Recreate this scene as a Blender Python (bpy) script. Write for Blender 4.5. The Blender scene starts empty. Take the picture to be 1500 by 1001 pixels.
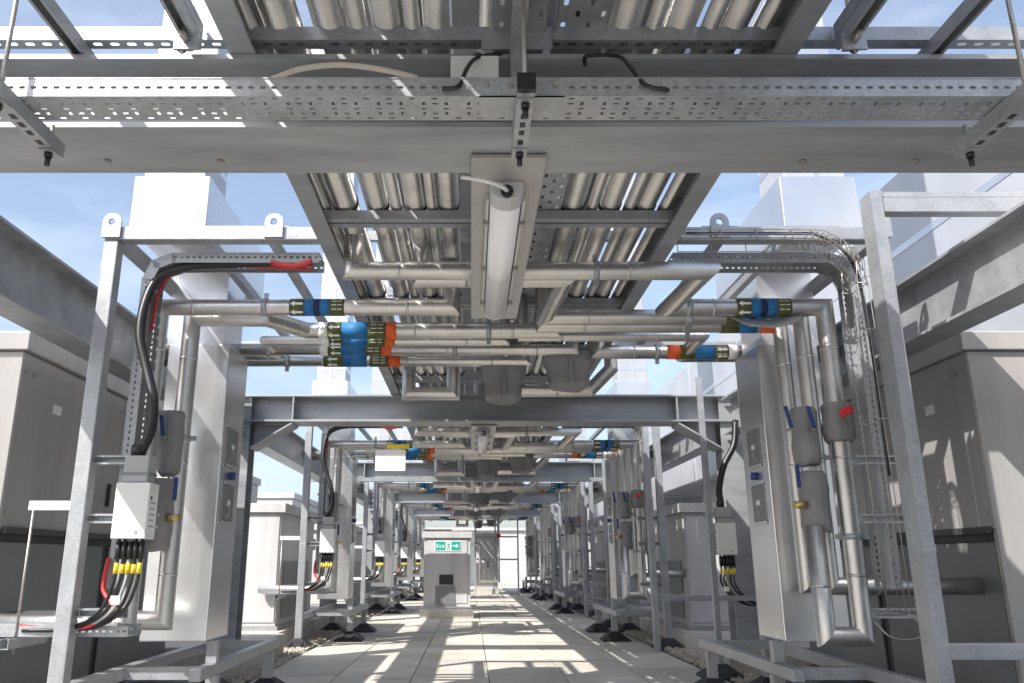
import bpy, math, random
from mathutils import Vector as V
random.seed(7)
R = math.radians
S = bpy.context.scene
COL = S.collection

# ------------------------------------------------------------------ camera, sky, sun, exposure
CAMZ, PITCH, F, PPX = 0.83, R(15.4), 1177.0, 690.0
cam = bpy.data.cameras.new('camera'); camo = bpy.data.objects.new('camera', cam); COL.objects.link(camo)
camo.location = (0, 0, CAMZ); camo.rotation_euler = (math.pi/2 + PITCH, 0, 0)
cam.sensor_width = 36; cam.lens = 36*F/1500; cam.shift_x = (750-PPX)/1500
cam.clip_start = 0.05; cam.clip_end = 3000
S.camera = camo
SUN = V((0.76, 0.74, -1.0)).normalized()          # direction the light travels
S.world = bpy.data.worlds.new('World'); S.world.use_nodes = True
wn = S.world.node_tree; wn.nodes.clear()
wo = wn.nodes.new('ShaderNodeOutputWorld'); bg = wn.nodes.new('ShaderNodeBackground'); sky = wn.nodes.new('ShaderNodeTexSky')
sky.sky_type = 'NISHITA'; sky.sun_disc = False
sky.sun_elevation = math.asin(-SUN.z); sky.sun_rotation = math.atan2(-SUN.x, -SUN.y)
sky.air_density = 1.0; sky.dust_density = 2.5; sky.ozone_density = 1.2
bg.inputs['Strength'].default_value = 0.145
tc = wn.nodes.new('ShaderNodeTexCoord'); mp = wn.nodes.new('ShaderNodeMapping'); mp.inputs['Scale'].default_value = (1.2, 1.2, 3.5)
nz = wn.nodes.new('ShaderNodeTexNoise'); nz.inputs['Scale'].default_value = 2.2; nz.inputs['Detail'].default_value = 8; nz.inputs['Roughness'].default_value = .6
cr = wn.nodes.new('ShaderNodeMapRange'); cr.inputs['From Min'].default_value = .48; cr.inputs['From Max'].default_value = .85; cr.inputs['To Min'].default_value = .12; cr.inputs['To Max'].default_value = .5
mc = wn.nodes.new('ShaderNodeMix'); mc.data_type = 'RGBA'; mc.inputs['B'].default_value = (6.6, 7.2, 8.2, 1)      # thin high cloud, in the sky's own units
wn.links.new(tc.outputs['Generated'], mp.inputs[0]); wn.links.new(mp.outputs[0], nz.inputs['Vector']); wn.links.new(nz.outputs['Fac'], cr.inputs['Value'])
wn.links.new(cr.outputs[0], mc.inputs['Factor']); wn.links.new(sky.outputs[0], mc.inputs['A'])
wn.links.new(mc.outputs['Result'], bg.inputs[0]); wn.links.new(bg.outputs[0], wo.inputs[0])
sl = bpy.data.lights.new('sun', 'SUN'); so = bpy.data.objects.new('sun', sl); COL.objects.link(so)
sl.energy = 5.0; sl.angle = R(0.5); sl.color = (1, 0.96, 0.90)
so.rotation_euler = SUN.to_track_quat('-Z', 'Y').to_euler(); so.location = (-10, -8, 14)
S.view_settings.view_transform = 'Standard'; S.view_settings.look = 'None'
S.view_settings.gamma = 1; S.view_settings.exposure = 0.62
S.render.engine = 'CYCLES'
S.cycles.max_bounces = 8; S.cycles.diffuse_bounces = 5; S.cycles.glossy_bounces = 4

def at(x, y, Y=None, Z=None, X=None):
    """photo pixel -> world point at a known depth Y, height Z or side X"""
    u = (x-PPX)/F; v = (500-y)/F
    d = V((u, math.cos(PITCH)-v*math.sin(PITCH), math.sin(PITCH)+v*math.cos(PITCH)))
    if Y is not None: t = Y/d.y
    elif Z is not None: t = (Z-CAMZ)/d.z
    else: t = X/d.x
    return V((0, 0, CAMZ)) + d*t

# ------------------------------------------------------------------ materials
def mat(name, col, metal=0.0, rough=0.5, var=0.0, vscale=6.0, bump=0.0, bscale=40.0, col2=None, vor=False, spec=0.5, trans=0.0, emit=0.0, stretch=None):
    m = bpy.data.materials.new(name); m.use_nodes = True; n = m.node_tree.nodes; L = m.node_tree.links
    b = n['Principled BSDF']
    b.inputs['Base Color'].default_value = (*col, 1); b.inputs['Metallic'].default_value = metal
    b.inputs['Roughness'].default_value = rough; b.inputs['Specular IOR Level'].default_value = spec
    if trans: b.inputs['Transmission Weight'].default_value = trans
    if emit:
        b.inputs['Emission Color'].default_value = (*col, 1); b.inputs['Emission Strength'].default_value = emit
    g = n.new('ShaderNodeNewGeometry'); src = g.outputs['Position']
    if stretch:
        mp = n.new('ShaderNodeMapping'); mp.inputs['Scale'].default_value = stretch; L.new(src, mp.inputs[0]); src = mp.outputs[0]
    if var or col2:
        t = n.new('ShaderNodeTexNoise'); t.inputs['Scale'].default_value = vscale; t.inputs['Detail'].default_value = 7; t.inputs['Roughness'].default_value = .65
        L.new(src, t.inputs['Vector'])
        f = t.outputs['Fac']
        if vor:
            vo = n.new('ShaderNodeTexVoronoi'); vo.inputs['Scale'].default_value = vscale*14; L.new(src, vo.inputs['Vector'])
            sp = n.new('ShaderNodeSeparateColor'); L.new(vo.outputs['Color'], sp.inputs[0])
            mx = n.new('ShaderNodeMix'); mx.inputs['Factor'].default_value = .18; L.new(f, mx.inputs['A']); L.new(sp.outputs[0], mx.inputs['B']); f = mx.outputs['Result']
        r = n.new('ShaderNodeValToRGB'); L.new(f, r.inputs[0])
        c2 = col2 or tuple(min(1, c*(1+var)) for c in col); c1 = col if col2 else tuple(c*(1-var) for c in col)
        r.color_ramp.elements[0].position = .3; r.color_ramp.elements[1].position = .7
        r.color_ramp.elements[0].color = (*c1, 1); r.color_ramp.elements[1].color = (*c2, 1)
        L.new(r.outputs[0], b.inputs['Base Color'])
        rr = n.new('ShaderNodeMapRange'); rr.inputs['To Min'].default_value = max(.05, rough-.1); rr.inputs['To Max'].default_value = min(1, rough+.12)
        L.new(f, rr.inputs['Value']); L.new(rr.outputs[0], b.inputs['Roughness'])
    if name in ('concrete_paving', 'cast_concrete', 'pebbles'):
        oi = n.new('ShaderNodeObjectInfo'); mr = n.new('ShaderNodeMapRange'); mr.inputs['To Min'].default_value = .86; mr.inputs['To Max'].default_value = 1.1
        hs = n.new('ShaderNodeHueSaturation'); L.new(oi.outputs['Random'], mr.inputs['Value']); L.new(mr.outputs[0], hs.inputs['Value']); L.new(r.outputs[0], hs.inputs['Color']); L.new(hs.outputs[0], b.inputs['Base Color'])
    if bump:
        t2 = n.new('ShaderNodeTexNoise'); t2.inputs['Scale'].default_value = bscale; t2.inputs['Detail'].default_value = 4; L.new(src, t2.inputs['Vector'])
        bp = n.new('ShaderNodeBump'); bp.inputs['Strength'].default_value = bump; bp.inputs['Distance'].default_value = .01
        L.new(t2.outputs['Fac'], bp.inputs['Height']); L.new(bp.outputs[0], b.inputs['Normal'])
    return m
M = dict(
 galv=mat('galvanised_steel', (.30,.318,.34), .45, .40, col2=(.45,.465,.485), vscale=8, vor=True, bump=.08, bscale=30),
 beam=mat('galvanised_beam', (.25,.265,.285), .35, .44, col2=(.42,.435,.45), vscale=3.5, bump=.08, bscale=12, stretch=(.5,2,2)),
 pipe=mat('aluminium_cladding', (.52,.51,.495), .95, .30, col2=(.70,.69,.67), vscale=5, bump=.22, bscale=170),
 foil=mat('foil_duct_cladding', (.66,.665,.68), .82, .24, col2=(.74,.745,.76), vscale=1.5, bump=.22, bscale=5, stretch=(1,1,.8)),
 white_foil=mat('white_duct_cladding', (.40,.415,.45), .3, .36, col2=(.50,.515,.545), vscale=1.6, bump=.5, bscale=5),
 ahu=mat('taupe_painted_panel', (.33,.318,.31), .15, .32, col2=(.42,.408,.40), vscale=1.6, bump=.05, bscale=4, stretch=(3,3,.35)),
 cabinet=mat('pale_grey_painted_panel', (.43,.43,.435), 0, .40, col2=(.54,.54,.545), vscale=2, bump=.03, bscale=5, stretch=(3,3,.35)),
 dark=mat('dark_grey_panel', (.055,.057,.06), .1, .45, var=.25, vscale=4),
 mid=mat('mid_grey_panel', (.20,.21,.215), .2, .4, var=.12, vscale=4),
 slab=mat('concrete_paving', (.42,.39,.335), 0, .85, col2=(.62,.585,.52), vscale=2.2, bump=.2, bscale=90),
 joint=mat('dark_joint', (.06,.058,.05), 0, .95, var=.3, vscale=15),
 roof=mat('roof_membrane', (.17,.17,.17), 0, .9, col2=(.26,.26,.255), vscale=2),
 plinth=mat('cast_concrete', (.44,.42,.375), 0, .9, col2=(.60,.575,.52), vscale=5, bump=.2, bscale=50),
 pebble=mat('pebbles', (.22,.19,.15), 0, .8, col2=(.60,.54,.45), vscale=23),
 rubber=mat('black_rubber', (.022,.022,.026), 0, .55, var=.4, vscale=12),
 black=mat('black_plastic', (.015,.015,.017), 0, .4),
 grey_pl=mat('grey_plastic', (.36,.37,.38), 0, .42),
 white_pl=mat('white_plastic', (.70,.71,.70), 0, .35),
 lens=mat('frosted_light_cover', (.86,.87,.90), 0, .22, spec=.6),
 fabric=mat('grey_insulation_fabric', (.235,.235,.24), 0, .8, var=.15, vscale=9, bump=.5, bscale=14),
 red=mat('red_plastic', (.55,.03,.03), 0, .4), blue=mat('blue_handle', (.012,.04,.17), 0, .45),
 brass=mat('brass', (.55,.40,.18), .9, .35), yellow=mat('yellow_tag', (.75,.58,.03), 0, .5),
 cream=mat('cream_cable', (.62,.55,.47), 0, .5), steel=mat('threaded_rod', (.40,.38,.36), .8, .45, var=.2, vscale=60),
 olive=mat('olive_label', (.085,.10,.025), 0, .62, var=.18, vscale=25), sky_blue=mat('blue_label', (.015,.15,.38), 0, .62, var=.18, vscale=25), navy=mat('navy_label', (.01,.015,.06), 0, .62, var=.18, vscale=25),
 orange=mat('orange_label', (.75,.12,.03), 0, .62, var=.18, vscale=25), white=mat('white_print', (.80,.80,.79), 0, .5),
 green=mat('exit_green', (.0,.36,.26), 0, .4), bldg=mat('cream_wall', (.62,.57,.48), 0, .8, var=.08, vscale=1.2),
 glass=mat('window_glass', (.05,.06,.07), 0, .08))

# ------------------------------------------------------------------ mesh builder
ORG = {}
class MB:
    def __init__(s): s.v = []; s.f = []; s.sm = []
    def face(s, idx, smooth=False): s.f.append(idx); s.sm.append(smooth)
    def quad(s, a, b, c, d):
        n = len(s.v); s.v += [V(a), V(b), V(c), V(d)]; s.face((n, n+1, n+2, n+3)); return s
    def obox(s, o, ux, uy, uz):
        n = len(s.v); o = V(o); ux = V(ux); uy = V(uy); uz = V(uz)
        for k in (0, 1):
            for p in ((0,0),(1,0),(1,1),(0,1)): s.v.append(o+ux*p[0]+uy*p[1]+uz*k)
        flip = ux.cross(uy).dot(uz) < 0
        for q in ((3,2,1,0),(4,5,6,7),(0,1,5,4),(1,2,6,5),(2,3,7,6),(3,0,4,7)):
            s.face(tuple(n+i for i in (q[::-1] if flip else q)))
        return s
    def box(s, x0, x1, y0, y1, z0, z1):
        x0, x1 = sorted((x0, x1)); y0, y1 = sorted((y0, y1)); z0, z1 = sorted((z0, z1))
        return s.obox((x0,y0,z0), (x1-x0,0,0), (0,y1-y0,0), (0,0,z1-z0))
    def prism(s, prof, o, a, b, ext):
        """polygon prof in axes a,b at o, extruded by ext"""
        o = V(o); a = V(a); b = V(b); ext = V(ext); n = len(s.v); k = len(prof)
        for e in (V(), ext):
            for p in prof: s.v.append(o+a*p[0]+b*p[1]+e)
        area = sum(prof[i][0]*prof[(i+1)%k][1]-prof[(i+1)%k][0]*prof[i][1] for i in range(k))
        flip = (area > 0) == (a.cross(b).dot(ext) > 0)
        def add(q): s.face(tuple(q) if not flip else tuple(q[::-1]))
        add([n+i for i in range(k)]); add([n+k+i for i in range(k)][::-1])
        for i in range(k):
            j = (i+1) % k; add([n+i, n+k+i, n+k+j, n+j])
        return s
    def tube(s, path, r, n=16, caps=True):
        P = [V(p) for p in path]; D = [(P[i+1]-P[i]).normalized() for i in range(len(P)-1)]
        for i, d in enumerate(D):
            a = d.orthogonal().normalized(); b = d.cross(a); m0 = len(s.v)
            for e in (0, 1):
                C = P[i+e]
                o = D[i-1] if (e == 0 and i > 0) else (D[i+1] if (e == 1 and i+1 < len(D)) else d)
                m = (d+o).normalized()
                for k in range(n):
                    t = 2*math.pi*k/n; q = (a*math.cos(t)+b*math.sin(t))*r
                    s.v.append(C+q-d*(q.dot(m)/d.dot(m)))
            for k in range(n):
                j = (k+1) % n; s.face((m0+k, m0+j, m0+n+j, m0+n+k), True)
            if caps and i == 0: s.face(tuple(m0+k for k in range(n))[::-1])
            if caps and i == len(D)-1: s.face(tuple(m0+n+k for k in range(n)))
        return s
    def cable(s, pts, r, n=8, seg=6):
        P = [V(p) for p in pts]; Q = []
        P = [P[0]*2-P[1]]+P+[P[-1]*2-P[-2]]
        for i in range(1, len(P)-2):
            for k in range(seg):
                t = k/seg; p0, p1, p2, p3 = P[i-1:i+3]
                Q.append(.5*((2*p1)+(p2-p0)*t+(2*p0-5*p1+4*p2-p3)*t*t+(3*p1-p0-3*p2+p3)*t**3))
        Q.append(P[-2]); a = None; m0 = len(s.v)
        for i, q in enumerate(Q):
            d = (Q[min(i+1, len(Q)-1)]-Q[max(i-1, 0)]).normalized()
            a = (d.orthogonal() if a is None else a-d*a.dot(d)).normalized(); b = d.cross(a)
            for k in range(n):
                t = 2*math.pi*k/n; s.v.append(q+(a*math.cos(t)+b*math.sin(t))*r)
        for i in range(len(Q)-1):
            for k in range(n):
                j = (k+1) % n; s.face((m0+i*n+k, m0+i*n+j, m0+i*n+n+j, m0+i*n+n+k), True)
        s.face(tuple(m0+k for k in range(n))[::-1]); s.face(tuple(m0+(len(Q)-1)*n+k for k in range(n)))
        return s
    def perf(s, o, u, v, nu, nv, slot_u, slot_v, skip=None):
        """sheet of nu x nv cells (cell vectors u, v), each with a chamfered slot"""
        o = V(o); u = V(u); v = V(v)
        for i in range(nu):
            for j in range(nv):
                c = o+u*i+v*j
                if skip and skip(i, j): s.quad(c, c+u, c+u+v, c+v); continue
                su, sv = (slot_u, slot_v) if not callable(slot_u) else slot_u(i, j)
                n = len(s.v); m = c+u*.5+v*.5; ch = .3
                outer = [(0,0),(.5,0),(1,0),(1,.5),(1,1),(.5,1),(0,1),(0,.5)]
                hu, hv = su/2, sv/2
                inner = [(-hu,-hv*ch),(0,-hv),(hu,-hv*ch),(hu,0),(hu,hv*ch),(0,hv),(-hu,hv*ch),(-hu,0)]
                inner = [(-hu*.75,-hv),(0,-hv),(hu*.75,-hv),(hu,0),(hu*.75,hv),(0,hv),(-hu*.75,hv),(-hu,0)]
                for p in outer: s.v.append(c+u*p[0]+v*p[1])
                for p in inner: s.v.append(m+u*p[0]+v*p[1])
                for k in range(8):
                    q = (k+1) % 8; s.face((n+k, n+q, n+8+q, n+8+k))
        return s
    def build(s, name, m, parent=None, origin=None, bevel=0, solid=0):
        me = bpy.data.meshes.new(name); o = bpy.data.objects.new(name, me); COL.objects.link(o)
        if parent is not None: org = ORG[parent.name]; o.parent = parent
        else: org = V(origin or (0,0,0)); o.location = org
        ORG[o.name] = org
        me.from_pydata([tuple(p-org) for p in s.v], [], s.f); me.polygons.foreach_set('use_smooth', s.sm)
        me.materials.append(M[m] if isinstance(m, str) else m); me.update()
        if bevel:
            b = o.modifiers.new('bevel', 'BEVEL'); b.width = bevel; b.segments = 2; b.limit_method = 'ANGLE'
        if solid:
            b = o.modifiers.new('solid', 'SOLIDIFY'); b.thickness = solid
        return o
def tag(o, label, cat, group=None):
    o['label'] = label; o['category'] = cat
    if group: o['group'] = group
    return o
def thing(name, label, cat, origin, group=None):
    o = bpy.data.objects.new(name, None); COL.objects.link(o); o.location = V(origin); o.empty_display_size = .1
    ORG[o.name] = V(origin); return tag(o, label, cat, group)
def struct(o): o['kind'] = 'structure'; return o
def copy_tree(o, dy, label=None, parent=None):
    c = o.copy(); COL.objects.link(c)
    if parent is None:
        c.location = o.location+V((0, dy, 0)); ORG[c.name] = ORG[o.name]+V((0, dy, 0))
        if label: c['label'] = label
    else: c.parent = parent
    for ch in o.children: copy_tree(ch, dy, None, c)
    return c
def text(body, size, name, m, parent, loc, rot, ax='CENTER'):
    cu = bpy.data.curves.new(name, 'FONT'); cu.body = body; cu.size = size; cu.align_x = ax; cu.extrude = .0006
    t = bpy.data.objects.new('t', cu); me = bpy.data.meshes.new_from_object(t); bpy.data.objects.remove(t)
    o = bpy.data.objects.new(name, me); COL.objects.link(o); o.parent = parent
    o.location = V(loc)-ORG[parent.name]; o.rotation_euler = rot; me.materials.clear(); me.materials.append(M[m]); ORG[o.name] = V(loc); return o

BAY, XC, NB = 4.95, 0.125, 5
BAYS = ['by the first light', 'by the second light', 'beside the exit cabinet', 'behind the exit cabinet', 'by the plant room']
SIDE = {-1: 'opposite the white duct', 1: 'near the white duct'}
def sx(s, d): return XC+s*d
def repeat(roots, fmt, ks=range(1, NB)):
    for o in roots:
        for k in ks: copy_tree(o, BAY*k, fmt(o, k) if fmt else None)
def bays(roots, ks=range(1, NB)):
    """copy things of the first bay to the others; the label's bay phrase is swapped"""
    for o in roots:
        for k in ks:
            if k > 1 and o['category'] in ('cable', 'valve jacket') and random.random() < .3: continue
            copy_tree(o, BAY*k, o['label'].replace(BAYS[0], BAYS[k]))

# ------------------------------------------------------------------ ground
g = struct(MB().quad((-400,-60,-.03),(400,-60,-.03),(400,700,-.03),(-400,700,-.03)).build('ground', 'roof'))
g['label'] = 'flat grey roof around the paving'
pv = struct(MB().box(-1.60, 1.895, -3, 31, -.06, -.008).build('paving', 'joint', origin=(0,0,-.06)))
PIT = .577; X0 = -1.597
proto = None
for j in range(58):
    for i in range(6):
        if proto is None:
            b = MB().box(.003, PIT-.004, .003, PIT-.004, -.04, 0); proto = b.build('paving_slab', 'slab', origin=(0,0,0), bevel=.003); o = proto
        else: o = proto.copy(); COL.objects.link(o)
        o.parent = pv; o.location = V((X0+i*PIT, -2.7+j*PIT, random.uniform(-.0015,.0015)))-ORG[pv.name]; o.rotation_euler = (random.uniform(-.002,.002), random.uniform(-.002,.002), 0)
def pebbles(name, x0, x1, y0, y1, n, lab):
    b = MB()
    for _ in range(n):
        c = V((random.uniform(x0, x1), random.uniform(y0, y1), random.uniform(-.02, .02))); r = random.uniform(.012, .026); k0 = len(b.v)
        sq = random.uniform(.5, .8); a0 = random.uniform(0, 6.28); e = random.uniform(.7, 1.3)
        b.v.append(c+V((0,0,r*sq)))
        for ring, z in ((.8, .5), (1, -.1)):
            for q in range(6):
                t = a0+q*math.pi/3; b.v.append(c+V((math.cos(t)*r*ring*e, math.sin(t)*r*ring/e, z*r*sq)))
        for q in range(6):
            w = (q+1) % 6; b.face((k0, k0+1+q, k0+1+w), True); b.face((k0+1+q, k0+7+q, k0+7+w, k0+1+w), True)
    o = b.build(name, 'pebble', origin=(x0, y0, 0)); o['kind'] = 'stuff'; tag(o, lab, 'gravel'); return o
pebbles('gravel', -1.86, -1.60, 5.2, 14, 5200, 'loose pebbles beside the paving opposite the white duct')
pebbles('gravel', 1.90, 2.15, 5.2, 14, 5200, 'loose pebbles beside the paving near the white duct')
# concrete plinths under columns and units
for s in (-1, 1):
    for k in range(NB):
        yo = BAY*k
        p = thing('concrete_plinth', 'low cast concrete plinth %s, %s' % (SIDE[s], BAYS[k]), 'plinth', (sx(s,2.3), 6.6+yo, 0), 'concrete plinths along the walkway')
        MB().box(sx(s,1.86), sx(s,2.75), 6.6+yo, 7.28+yo, -.03, .2).build('block', 'plinth', p, bevel=.008)
        MB().box(sx(s,1.862), sx(s,2.75), 7.286+yo, 7.95+yo, -.03, .195).build('block', 'plinth', p, bevel=.008)

# ------------------------------------------------------------------ steel frames
def iprof(w, h, tf, tw): return [(-w/2,0),(w/2,0),(w/2,tf),(tw/2,tf),(tw/2,h-tf),(w/2,h-tf),(w/2,h),(-w/2,h),(-w/2,h-tf),(-tw/2,h-tf),(-tw/2,tf),(-w/2,tf)]
ZB, ZT = 2.03, 2.27
XL, XR = -2.05, 2.30
fr = thing('steel_beam', 'galvanised transverse steel beam under the pipe rack, ' + BAYS[0], 'beam', (XC, 2.19, ZB), 'transverse beams')
MB().prism(iprof(.28, .24, .016, .011), (XL-.1, 2.19, ZB), (0,1,0), (0,0,1), (XR-XL+.2,0,0)).build('beam_profile', 'beam', fr)
for s in (-1, 1):
    MB().box(sx(s,1.70)-.006, sx(s,1.70)+.006, 2.055, 2.183, ZB+.017, ZT-.017).build('stiffener', 'beam', fr)
    x0, x1 = sx(s,1.70), sx(s,2.06)
    MB().prism([(0,0),(x1-x0,-.22),(x1-x0,-.235),(0,-.016)], (x0, 2.06, ZB-.001), (1,0,0), (0,0,1), (0,.26,0)).build('haunch_flange', 'beam', fr)
    MB().prism([(0,-.004),(x1-x0,-.002),(x1-x0,-.218)], (x0, 2.184, ZB-.001), (1,0,0), (0,0,1), (0,.012,0)).build('haunch_web', 'beam', fr)
    for dx in (.9, 1.25): MB().tube([(sx(s,dx), 2.25, ZB-.001), (sx(s,dx), 2.25, ZB-.006)], .011, 10).build('plug', 'steel', fr)
bays([fr])
for s in (-1, 1):
    X = XL if s < 0 else XR
    c = thing('steel_column', 'galvanised steel column %s, %s' % (SIDE[s], BAYS[0]), 'column', (X, 2.19, 0), 'columns')
    MB().prism(iprof(.2, .2, .012, .010), (X, 2.09, .0), (0,1,0) if 0 else (1,0,0), (0,1,0), (0,0,2.26)).build('shaft', 'beam', c)
    MB().box(X-.16, X+.16, 2.03, 2.35, .0, .016).build('base_plate', 'beam', c)
    bays([c])
    b = MB().prism(iprof(.17, .32, .014, .010), (X, -2.5, ZT-.36), (1,0,0), (0,0,1), (0, 4.55, 0)).build('side_beam', 'beam', origin=(X, -2.5, ZT-.36))
    tag(b, 'deep galvanised side beam running lengthwise %s, before the first columns' % SIDE[s], 'beam', 'lengthwise side beams')
    for k in range(NB):
        b = MB().prism(iprof(.17, .32, .014, .010), (X, 2.33+BAY*k, ZT-.36), (1,0,0), (0,0,1), (0, 4.67, 0)).build('side_beam', 'beam', origin=(X, 2.33+BAY*k, ZT-.36))
        tag(b, 'deep galvanised side beam running lengthwise %s, %s' % (SIDE[s], BAYS[k]), 'beam', 'lengthwise side beams')

# ------------------------------------------------------------------ pipe rack and its long pipes
def strut(b, p0, p1, w=.041, h=.041, up=(0,0,1), lip=.009, t=.003):
    """C-channel open on the 'up' side"""
    p0 = V(p0); p1 = V(p1); d = p1-p0; up = V(up).normalized(); sd = d.normalized().cross(up)
    prof = [(-w/2,0),(w/2,0),(w/2,h),(w/2-lip,h),(w/2-lip,h-t),(w/2-t,h-t),(w/2-t,t),(-w/2+t,t),(-w/2+t,h-t),(-w/2+lip,h-t),(-w/2+lip,h),(-w/2,h)]
    return b.prism(prof, p0, sd, up, d)
RX0, RX1 = -.71, .96
def rack(y0, y1, lab, ys):
    r = thing('pipe_rack', lab, 'pipe rack', (XC, y0, ZT), 'overhead pipe rack sections')
    cp = [(0,0),(.075,0),(.075,.012),(.010,.012),(.010,.148),(.075,.148),(.075,.16),(0,.16)]
    MB().prism(cp, (RX0, y0, ZT+.002), (1,0,0), (0,0,1), (0,y1-y0,0)).build('side_channel', 'beam', r)
    MB().prism([(-a,b) for a,b in cp], (RX1, y0, ZT+.002), (1,0,0), (0,0,1), (0,y1-y0,0)).build('side_channel', 'beam', r)
    for y in ys:
        b = MB(); strut(b, (RX0+.012, y, ZT+.035), (RX1-.012, y, ZT+.035)); strut(b, (RX0+.012, y+.06, ZT+.035), (RX1-.012, y+.06, ZT+.035), up=(0,0,1))
        b.build('cross_strut', 'galv', r)
        b = MB(); strut(b, (RX0+.012, y+.03, ZT+.46), (RX1-.012, y+.03, ZT+.46), h=.06); b.build('cross_strut', 'galv', r)
    for y in (y0+.5, y1-.5):
        for x in (RX0+.04, RX1-.04):
            b = MB(); strut(b, (x, y, ZT+.16), (x, y, ZT+.55), up=(0,1,0)); b.build('rack_post', 'galv', r)
    return r
rack(-2.4, 2.30, 'galvanised overhead pipe rack section before the first beam', [-1.2, .2, 1.1, 1.75])
for k in range(NB): rack(2.305+BAY*k, 2.305+BAY*(k+1)-.005, 'galvanised overhead pipe rack section, ' + BAYS[k], [y+BAY*k for y in (2.75, 3.32, 4.55, 5.6, 6.6)])
PZ = ZT+.085
RP = [(-.57,.055),(-.42,.046),(-.25,.048),(-.10,.044),(.46,.055),(.63,.05),(.79,.045)]
for n, (x, r) in enumerate(RP):
    nm = ['outermost', 'second', 'third', 'innermost', 'innermost', 'middle', 'outermost'][n]
    p = thing('rack_pipe', '%s silver pipe lengthwise in the lower rack, %s' % (nm, SIDE[-1 if n < 4 else 1]), 'pipe', (x, -2.4, PZ+r), 'long pipes in the rack')
    MB().tube([(x, -2.4, PZ+r), (x, 27, PZ+r)], r, 18).build('pipe', 'pipe', p)
    for y in [2.78, 3.35, 4.58, 5.63, 6.63, 1.13, 1.78, .23]+[a+BAY for a in (2.78, 4.58, 6.63)]:
        b = MB().tube([(x, y-.014, PZ+r), (x, y+.014, PZ+r)], r+.004, 18); b.box(x-.045, x+.045, y-.014, y+.014, PZ-.012, PZ+.001); b.build('pipe_clamp', 'black', p)
for x, w, lab in ((-.335, .026, 'thin silver pipe between the second and third rack pipes'), (-.175, .024, 'thin silver pipe between the third and innermost rack pipes'), (.545, .024, 'thin silver pipe between innermost and middle rack pipes near the white duct'), (.715, .026, 'thin silver pipe between middle and outermost rack pipes near the white duct'), (-.66, .022, 'thin silver pipe against the rack side opposite the white duct'), (.875, .026, 'thin silver pipe against the rack side near the white duct')):
    p = MB().tube([(x, -2.4, PZ+w), (x, 27, PZ+w)], w, 14).build('thin_rack_pipe', 'pipe', origin=(x, -2.4, PZ+w)); tag(p, lab, 'pipe', 'thin pipes in the rack')
# second pipe layer and trays in the rack
for n, (x, r) in enumerate([(-.5,.07),(-.28,.06),(.08,.05),(.55,.07),(.75,.06)]):
    z = ZT+.53+r
    p = MB().tube([(x, -2.4, z), (x, 27, z)], r, 16).build('upper_rack_pipe', 'pipe', origin=(x, -2.4, z))
    tag(p, '%s silver pipe from the white duct on the rack upper tier' % ['fifth', 'fourth', 'third', 'second', 'first'][n], 'pipe', 'upper rack pipes')
for n, x in enumerate((.07, .25)):
    t = thing('rack_tray', 'perforated tray lengthwise in the rack, %s the white duct' % ['farther from', 'nearer'][n], 'cable tray', (x, -2.4, ZT+.08), 'trays in the rack')
    b = MB().perf((x, -1.0, ZT+.08), (0,.05,0), (.0375,0,0), 240, 4, .55, .35, skip=lambda i, j: (i+j) % 2); b.build('tray_base', 'galv', t)
    for q in (0, .15): MB().box(x+q-.001, x+q+.001, -1.0, 11, ZT+.08, ZT+.125).build('tray_side', 'galv', t)
    MB().cable([(x+.05, -1, ZT+.10), (x+.07, 3, ZT+.097), (x+.05, 7, ZT+.10), (x+.06, 11, ZT+.097)], .014).build('cable', 'black', t)

for n, x in enumerate((-.66, -.12, .42)):  # solid trays added on top to block the sky and darken the rack interior
    t = thing('shade_tray', 'wide solid tray added to shade the rack, %s from the white duct' % ['third', 'second', 'first'][n], 'cable tray', (x, -2.4, ZT+.72), 'shading trays added over the rack')
    for k in range(12): MB().box(x, x+.48, -2.4+k*2.45, -2.4+k*2.45+2.44, ZT+.72, ZT+.80).build('tray_section', 'galv', t, bevel=.003)
# ------------------------------------------------------------------ first beam: tray, strut, hangers
TY0, TY1, TZ = 1.79, 1.905, 1.965
def front_tray(dy, lab):
    t = thing('cable_tray', lab, 'cable tray', (XC, TY0+dy, TZ), 'transverse perforated cable trays')
    nx = 170; px_ = .029; x0 = XC-nx*px_/2
    def sl(i, j): return (.55, .30) if j != 1 and j != 3 or i % 2 else (.30, .62)
    MB().perf((x0, TY0+dy, TZ), (px_,0,0), (0,(TY1-TY0)/5,0), nx, 5, sl, 0, skip=lambda i, j: (i % 2 == 0 and j in (0, 4)) or (j == 2 and i % 2 == 1) or (j in (1,3) and i % 4 == 3)).build('tray_base', 'galv', t)
    for y, sg in ((TY0, 1), (TY1, -1)):
        MB().perf((x0, y+dy, TZ), (px_*1,0,0), (0,0,.05), nx, 1, .55, .16).build('tray_side', 'galv', t)
        MB().box(x0, x0+nx*px_, y+dy-.002, y+dy+sg*.012, TZ+.05, TZ+.053).build('tray_lip', 'galv', t)
    b = MB().box(.02, .235, TY0+dy-.004, TY0+dy-.001, TZ-.004, TZ+.051).box(.02, .235, TY0+dy-.004, TY1+dy-.02, TZ-.004, TZ-.001)
    sp = b.build('splice_plate', 'galv', t)
    for x in (.04, .10, .155, .215): MB().tube([(x, TY0+dy-.004, TZ+.03), (x, TY0+dy-.012, TZ+.03)], .008, 8).build('bolt', 'steel', sp)
    return t
front_tray(0, 'perforated galvanised cable tray hung in front of the first beam')
front_tray(BAY*2, 'perforated galvanised cable tray hung in front of the third beam')
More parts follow.
